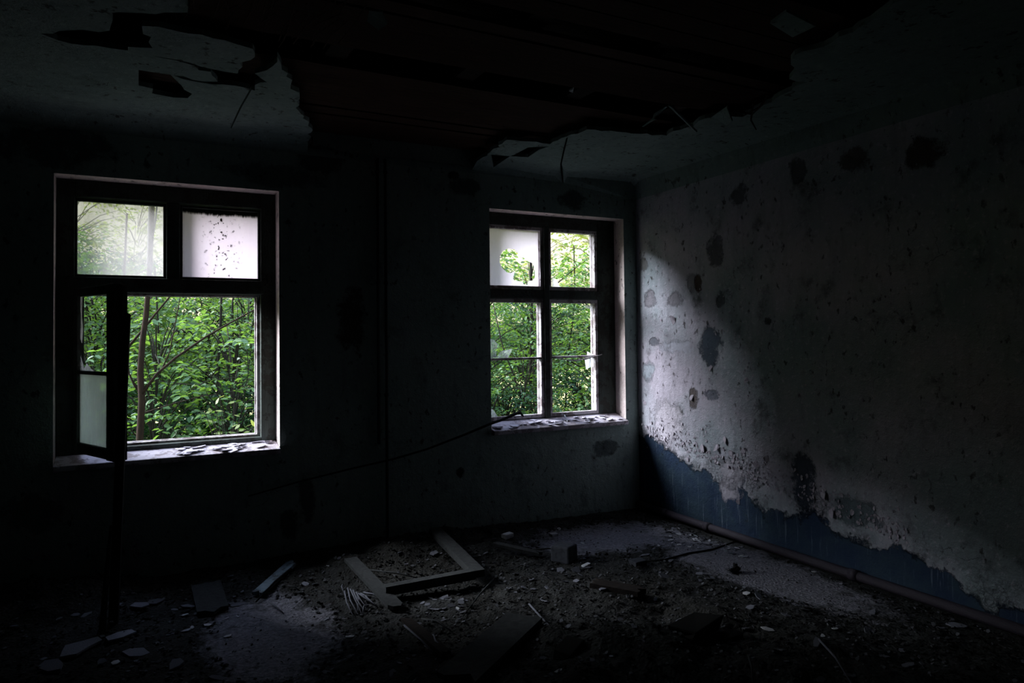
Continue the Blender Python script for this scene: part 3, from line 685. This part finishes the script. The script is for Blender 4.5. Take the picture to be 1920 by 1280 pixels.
ZN = [('left', -5.2, -3.0, -2.3, -.5, 'plaster chip lying on the floor below the left window', 'chips below the left window', 90),
      ('mid', -3.0, -1.6, -2.6, -.4, 'plaster chip lying in the middle heap of rubble', 'chips in the middle heap', 90),
      ('right', -1.6, -.12, -3.2, -.3, 'plaster chip lying on the floor near the right wall', 'chips near the right wall', 110)]
for (_, xa, xb, ya, yb_, lb_, gp, cnt_) in ZN:
    for k in range(cnt_):
        x, y = U(xa, xb), U(ya, yb_); s = U(.012, .035) if rnd() < .8 else U(.035, .06)
        if any(((x-a)/rx)**2+((y-b)/ry)**2 < .8 for a, b, rx, ry in SMOOTH_LIT): s *= .45
        chip((x, y, floor_h(x, y)+.002), s, CMW if rnd() < .05 else CM, lb_, gp)
for (x, y, s, lb_) in ((345, 1153, .028, 'bright white chip on the floor below the left window, farthest back'), (350, 1182, .032, 'white chip at left of the pale floor patch, in a close group'), (360, 1176, .022, 'white chip at left of the pale floor patch, rear of a close group'), (390, 1171, .028, 'elongated white chip in the pale floor patch'),
                       (426, 1158, .018, 'small white chip in the upper part of the pale floor patch'), (216, 1242, .032, 'pale chip on the dark slabs at the lower left'), (428, 1192, .026, 'bluish white chip in the centre of the pale floor patch'),
                       (858, 1141, .030, 'white chip in the gravelly spot in front of the frame corner'), (1526, 1072, .024, 'white chip close to the floor pipe'), (1565, 1178, .035, 'pale chip on the smooth floor at lower right'), (1440, 1180, .045, 'pale pointed chip right of the slab fragments'), (1400, 1112, .042, 'pale chip in front of the black leaf clump')):
    chip(fl_(x, y, .006), s, CMW, lb_, None, .15)
for k in range(96):     # gravelly spot and the glitter near the pipe
    x, y = (U(800, 880), U(1118, 1165)) if k < 16 else (U(1235, 1400), U(970, 1030))
    if k >= 16 and y < 965+(x-1235)*.33+12: y = 972+(x-1235)*.33+U(8, 20)
    chip(fl_(x, y, .004), U(.012, .032), CMW if rnd() < .6 and k >= 16 else CM, 'small pale chip in the gravelly spot before the frame corner' if k < 16 else 'small bright chip scattered beside the pipe in the far right corner',
         'gravelly chips by the frame corner' if k < 16 else 'bright chips in the far right corner', .3)
for (x, y, s, lb_) in ((225, 1192, .10, 'large flat grey slab on the floor at lower left'), (150, 1215, .13, 'largest flat slab at the lower left'), (100, 1250, .12, 'flat slab at the bottom left corner'), (265, 1135, .08, 'thin slab below the left window, nearest the wall'), (290, 1128, .07, 'thin slab behind the bright white chip'), (255, 1225, .09, 'flat slab left of the floor joint'), (330, 1245, .08, 'flat slab right of the pale chip')):
    o = chip(fl_(x, y, .006), s, CM, lb_, None, .05, 'floor_slab', 'slab'); o.scale.z = s*.6
for i, (cx_, xr, zr) in enumerate(((0, (330, 512), (828, 838)), (1, (935, 1165), (785, 797)))):
    for k in range(40 if i else 34):
        x, y = U(*xr), 0
        yw = U(-.03, .13); p = at(x, 800, 1, yw); xx = p.x
        if i == 0: xx = U(-3.85, -3.22)
        else: xx = U(-1.45, -.2)
        chip((xx, yw, ZS+.003+(yw+.045)/.215*(.058 if i else .04)), U(.025, .07), CMS, ('paint chip on the left window sill', 'paint chip on the right window sill')[i], ('chips on the left sill', 'chips on the right sill')[i], .16, 'paint_chip', 'paint chip')
random.seed(9); m = MB()
for k in range(9500):
    x, y = U(-5.3, -.08), U(-3.6, -.05); s = U(.004, .017)
    if any(((x-a)/rx)**2+((y-b)/ry)**2 < .8 for a, b, rx, ry in SMOOTH_LIT):
        if rnd() < .7: continue
        s *= .6
    z = floor_h(x, y); n = random.choice((4, 5)); a0 = U(0, 6); ax = Vector((U(-.5, .5), U(-.5, .5), 1)).normalized()
    t1 = ax.orthogonal().normalized(); t2 = ax.cross(t1); c = Vector((x, y, z+.3*s))
    m.prism([c+(t1*math.cos(a0+6.283*i/n)+t2*math.sin(a0+6.283*i/n)*.7)*s*U(.7, 1.1) for i in range(n)], (0, 0, 0), ax*s*.3)
tag(link('rubble', m, M_rub), 'crumbled plaster and dirt strewn over the whole floor', 'rubble', kind='stuff')

# ------------------------------------------------------------------ outdoors
GZ = -.75
m = MB(); N = 40
for j in range(N+1):
    for i in range(N+1):
        x, y = -40+80*i/N, .44+50*j/N; m.v.append((x, y, GZ+.10*nz(x*.3, y*.3)+.25*min(1, max(0, (y-3)/10))-.03*max(0, y-12)))
for j in range(N):
    for i in range(N): a = j*(N+1)+i; m.f.append((a, a+1, a+N+2, a+N+1))
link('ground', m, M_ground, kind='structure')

def leafcloud(seed, n, H, R, ls, low=.25, layered=True):
    """n folded leaves, carried in flat sprays, by numpy"""
    rg = np.random.default_rng(seed)
    ns = max(1, n//14); zc = H*(low+(1-low)*rg.random(ns)**.9); an = rg.random(ns)*6.283; rr = R*np.sqrt(rg.random(ns))*(1-.55*(zc/H)**2)
    ctr = np.stack([rr*np.cos(an), rr*np.sin(an), zc], 1)
    da = an+rg.normal(0, .8, ns); dz = rg.normal(-.05, .25, ns)
    d = np.stack([np.cos(da), np.sin(da), dz], 1); d /= np.linalg.norm(d, axis=1)[:, None]
    V = []; Fc = []
    t = np.tile(np.linspace(0, 1, 14), ns); idx = np.repeat(np.arange(ns), 14); side = np.tile([1, -1]*7, ns)
    L_ = rg.uniform(.35, .7, ns)[idx]
    D = d[idx]; sd_ = np.cross(D, [0, 0, 1.]); sd_ /= np.linalg.norm(sd_, axis=1)[:, None]+1e-6
    base = ctr[idx]+D*(t*L_)[:, None] + rg.normal(0, .02, (len(idx), 3)); base[:, 2] -= .12*(t**2)
    ld = D*.45+sd_*side[:, None]*.9; ld[:, 2] += rg.normal(-.25, .25, len(idx)); ld /= np.linalg.norm(ld, axis=1)[:, None]
    up = np.array([0, 0, 1.])+rg.normal(0, .38, (len(idx), 3)); ls_ = np.cross(ld, up); ls_ /= np.linalg.norm(ls_, axis=1)[:, None]; nn = np.cross(ls_, ld)
    s = (ls*rg.uniform(.6, 1.15, len(idx)))[:, None]
    P = [base, base+ld*s*.3+ls_*s*.26+nn*s*.07, base+ld*s*.7+ls_*s*.22+nn*s*.05, base+ld*s-nn*s*.08, base+ld*s*.7-ls_*s*.22+nn*s*.05, base+ld*s*.3-ls_*s*.26+nn*s*.07]
    A = np.stack(P, 1).reshape(-1, 3); k = np.arange(len(idx))*6
    F1 = np.stack([k, k+1, k+2, k+3], 1); F2_ = np.stack([k, k+3, k+4, k+5], 1)
    return A, np.concatenate([F1, F2_]), ctr, d
def np_mesh(name, A, F4, mat):
    me = bpy.data.meshes.new(name); me.vertices.add(len(A)); me.vertices.foreach_set('co', A.astype(np.float32).ravel())
    me.loops.add(F4.size); me.loops.foreach_set('vertex_index', F4.astype(np.int32).ravel())
    me.polygons.add(len(F4)); me.polygons.foreach_set('loop_start', np.arange(0, F4.size, 4, dtype=np.int32)); me.polygons.foreach_set('loop_total', np.full(len(F4), 4, np.int32))
    me.update(calc_edges=True); me.materials.append(mat); return me
PROTO = {}
def proto(kind, seed, n, H, R, ls, lm, tm, low, tr=.03, stems=3):
    A, F4, ctr, d = leafcloud(seed, n, H, R, ls, low)
    lm_ = np_mesh('foliage', A, F4, lm)
    random.seed(seed); b = MB()
    for s in range(stems):
        a = U(0, 6.28); lean = U(.05, .3)*R; r = tr*(1 if s == 0 else U(.4, .7)); pts = [(U(-.1, .1)*s, U(-.1, .1)*s, -.25)]
        for i in range(1, 7): t = i/6; pts.append((math.cos(a)*lean*t+U(-.05, .05), math.sin(a)*lean*t+U(-.05, .05), H*.92*t))
        b.tube(pts, [r*(1-.75*i/6) for i in range(7)], 6)
    rg = np.random.default_rng(seed+1)
    for q in rg.choice(len(ctr), min(len(ctr), 70), replace=False):
        c = Vector(ctr[q]); e_ = c+Vector(d[q])*.45; z = max(.1, c.z-.5)
        b.tube([(c.x*.12, c.y*.12, z), tuple(c.lerp(Vector((0, 0, z)), .4)+Vector((0, 0, .05))), tuple(c), tuple(e_)], [.010, .008, .005, .002], 4)
    me = bpy.data.meshes.new('trunk'); me.from_pydata([tuple(p) for p in b.v], [], b.f); me.update(); me.materials.append(tm)
    PROTO[kind] = (me, lm_)
proto('mid0', 1, 4600, 3.2, 1.35, .085, M_leaf, M_barkd, .16)
proto('mid1', 2, 5200, 3.5, 1.45, .080, M_leaf, M_barkd, .20)
proto('mid2', 3, 4600, 3.4, 1.4, .080, M_leafd, M_barkd, .18)
proto('low0', 4, 2600, 1.7, 1.1, .075, M_leafd, M_barkd, .05)
proto('far0', 5, 1900, 6.0, 1.9, .12, M_leafy, M_barkp, .38, .05, 2)
proto('far1', 6, 1700, 6.4, 2.0, .12, M_leafy, M_barkp, .34, .06, 1)
proto('near0', 8, 1300, 2.6, .8, .095, M_leaf, M_barkd, .18, .014, 2)
def tree(kind, x, y, label, cat, group, sc=1.):
    nm = 'shrub' if kind[:3] in ('low', 'nea') else 'young_tree'
    z = GZ+.25*min(1, max(0, (y-3)/10))-.03*max(0, y-12)
    e_ = empty(nm, (x, y, z)); e_.scale = (sc, sc, sc*U(.95, 1.05)); e_.rotation_euler = (0, 0, U(0, 6.28)); tag(e_, label, cat, group)
    for nme, me in zip(('trunk', 'foliage'), PROTO[kind]):
        o_ = bpy.data.objects.new(nme, me); COL.objects.link(o_); o_.parent = e_
        if nme == 'foliage': o_['kind'] = 'stuff'
    return e_
random.seed(44)
def fan(px, y): return at(px, 620, 1, y).x
n_ = 0
ROWS = [(4.3, 'near0', 10, 'leafy shrub close outside', 'shrub', 'shrubs close outside', .9), (6.0, 'mid', 12, 'dense young tree in the front row', 'tree', 'front row of young trees', 1),
        (8.2, 'mid', 12, 'young tree in the second row', 'tree', 'second row of young trees', 1), (11.0, 'mid', 12, 'young tree deeper in the woods', 'tree', 'young trees deeper in the woods', 1.0),
        (14.5, 'far', 11, 'tall bright leaved tree at the back', 'tree', 'bright trees at the back', 1), (5.2, 'low0', 9, 'low dark shrub under the trees', 'shrub', 'low undergrowth shrubs', 1),
        (9.0, 'low0', 5, 'low dark shrub deeper in the woods', 'shrub', 'low shrubs deeper in the woods', 1.1)]
for (yy, kind, cnt_, lb_, cat, gp, sc) in ROWS:
    seen = {}
    for i in range(cnt_):
        px = -260 + (1560+60)*(i+.5)/cnt_ + U(-40, 40); side = 'seen through the left window' if px < 560 else ('seen through the right window' if px > 860 else 'standing beyond the wall between windows')
        y = yy+U(-.8, .8); k = kind if kind[-1].isdigit() else kind+str(random.choice((0, 1, 2) if kind == 'mid' else (0, 1)))
        seen[side] = seen.get(side, -1)+1
        place_ = 'leftmost second third fourth fifth sixth seventh eighth'.split()[seen[side]]+(' from left' if seen[side] else '')
        tree(k, fan(px, y), y, lb_+' '+side+', '+place_, cat, gp+' '+side, sc*U(.88, 1.12))
# slender saplings with a shape of their own
def sapling(name, Y, segs, label, mat):
    e_ = empty(name, at(*segs[0][0][0], 1, Y)); tag(e_, label, 'tree')
    for k, (px, rads) in enumerate(segs):
        o_ = link('trunk' if k == 0 else 'branch', MB().tube([at(x, y, 1, Y+.05*k+.02*i) for i, (x, y) in enumerate(px)], rads, 8), mat, smooth=True)
        o_.parent = e_; o_.matrix_parent_inverse = Matrix.Translation(-e_.location)
    return e_
def rr(a, b, n): return [a+(b-a)*i/(n-1) for i in range(n)]
hero = sapling('sapling', 1.9, [([(250, 990), (255, 900), (262, 825), (266, 750), (263, 700), (267, 640), (274, 590), (278, 540), (284, 440), (288, 340)], rr(.034, .018, 10)),
    ([(266, 738), (295, 700), (330, 670), (385, 632), (430, 606), (482, 578), (560, 540)], rr(.014, .005, 7)), ([(268, 745), (252, 722), (242, 700), (236, 660)], rr(.011, .006, 4)),
    ([(232, 660), (262, 625), (290, 590), (322, 552), (360, 500), (400, 440)], rr(.012, .005, 6)), ([(266, 775), (320, 758), (380, 742), (420, 738)], rr(.006, .003, 4))], 'brown forked sapling right outside the open left window', M_bark)
sapling('sapling', 2.6, [([(226, 990), (228, 800), (229, 640), (232, 540), (238, 400)], rr(.013, .009, 5)), ([(300, 700), (318, 660), (330, 600), (340, 545)], rr(.007, .004, 4))], 'thin reddish stem beside the leaning batten, outside the left window', M_bark)
sapling('sapling', 5.0, [([(308, 990), (306, 860), (300, 700), (296, 600), (290, 500)], rr(.014, .01, 5)), ([(306, 760), (318, 820), (330, 870)], rr(.008, .004, 3))], 'thin dark stem right of the forked sapling', M_barkd)
sapling('sapling', 4.6, [([(408, 990), (410, 830), (408, 700), (414, 600), (416, 500)], rr(.022, .014, 5)), ([(408, 700), (430, 640), (436, 560)], rr(.010, .006, 3))], 'dark stem at the right side of the left window', M_barkd)
sapling('sapling', 7.5, [([(276, 700), (280, 520), (282, 440), (284, 360), (284, 300)], rr(.05, .035, 5)), ([(281, 470), (292, 410), (296, 360)], rr(.02, .01, 3)), ([(276, 690), (262, 640), (250, 560)], rr(.012, .01, 3))], 'pale forked trunk seen through the hazy upper left pane', M_barkp)
sapling('sapling', 5.5, [([(996, 990), (994, 800), (995, 700), (997, 600), (995, 480), (990, 380)], rr(.034, .022, 6)), ([(994, 530), (1000, 500), (1002, 470)], rr(.012, .008, 3))], 'dark upright trunk seen through the left half of right window', M_barkd)
sapling('sapling', 4.2, [([(992, 800), (975, 740), (962, 700), (950, 670), (940, 640), (925, 570)], rr(.014, .008, 6)), ([(924, 768), (935, 740), (960, 715), (985, 700)], rr(.012, .006, 4))], 'leaning dark stem crossing the lower left pane of right window', M_barkd)
sapling('sapling', 6.2, [([(1058, 990), (1060, 800), (1062, 700), (1078, 560), (1076, 460)], rr(.02, .012, 5)), ([(1046, 530), (1070, 510), (1108, 480)], rr(.012, .006, 3))], 'slim trunk seen through the right half of right window', M_barkd)
# sunlit leaves right by the left sill
random.seed(52); e_ = empty('bramble', at(430, 900, 1, .9)*1)
e_.location.z = GZ; tag(e_, 'bright leafy twig growing up outside the left sill', 'plant')
b = MB(); lf = MB()
for (x, y) in ((418, 812), (434, 800), (450, 795), (468, 808), (478, 800), (404, 758), (392, 764), (385, 775), (418, 770), (440, 752), (412, 745), (402, 792), (427, 810), (446, 808), (460, 800), (472, 815), (380, 758), (450, 780)):
    c = at(x, y, 1, .85+U(-.1, .1)); dr = Vector((U(-1, 1), U(-.6, .2), U(-.3, .4))).normalized(); s = U(.045, .07); sd2 = dr.cross(Vector((0, -.4, 1))).normalized()
    P = [c, c+dr*s*.35+sd2*s*.28, c+dr*s*.75+sd2*s*.2, c+dr*s*1.05, c+dr*s*.75-sd2*s*.2, c+dr*s*.35-sd2*s*.28]; lf.add(P, [(0, 1, 2, 3), (0, 3, 4, 5)])
    b.tube([e_.location, at(430, 930, 1, .9), at(430+(x-430)*.4, 850, 1, .9), c], [.007, .006, .004, .002], 5)
for nme, mm, mt in (('stem', b, M_barkd), ('foliage', lf, M_leafy)):
    o_ = link(nme, mm, mt); o_.parent = e_; o_.matrix_parent_inverse = Matrix.Translation(-e_.location)
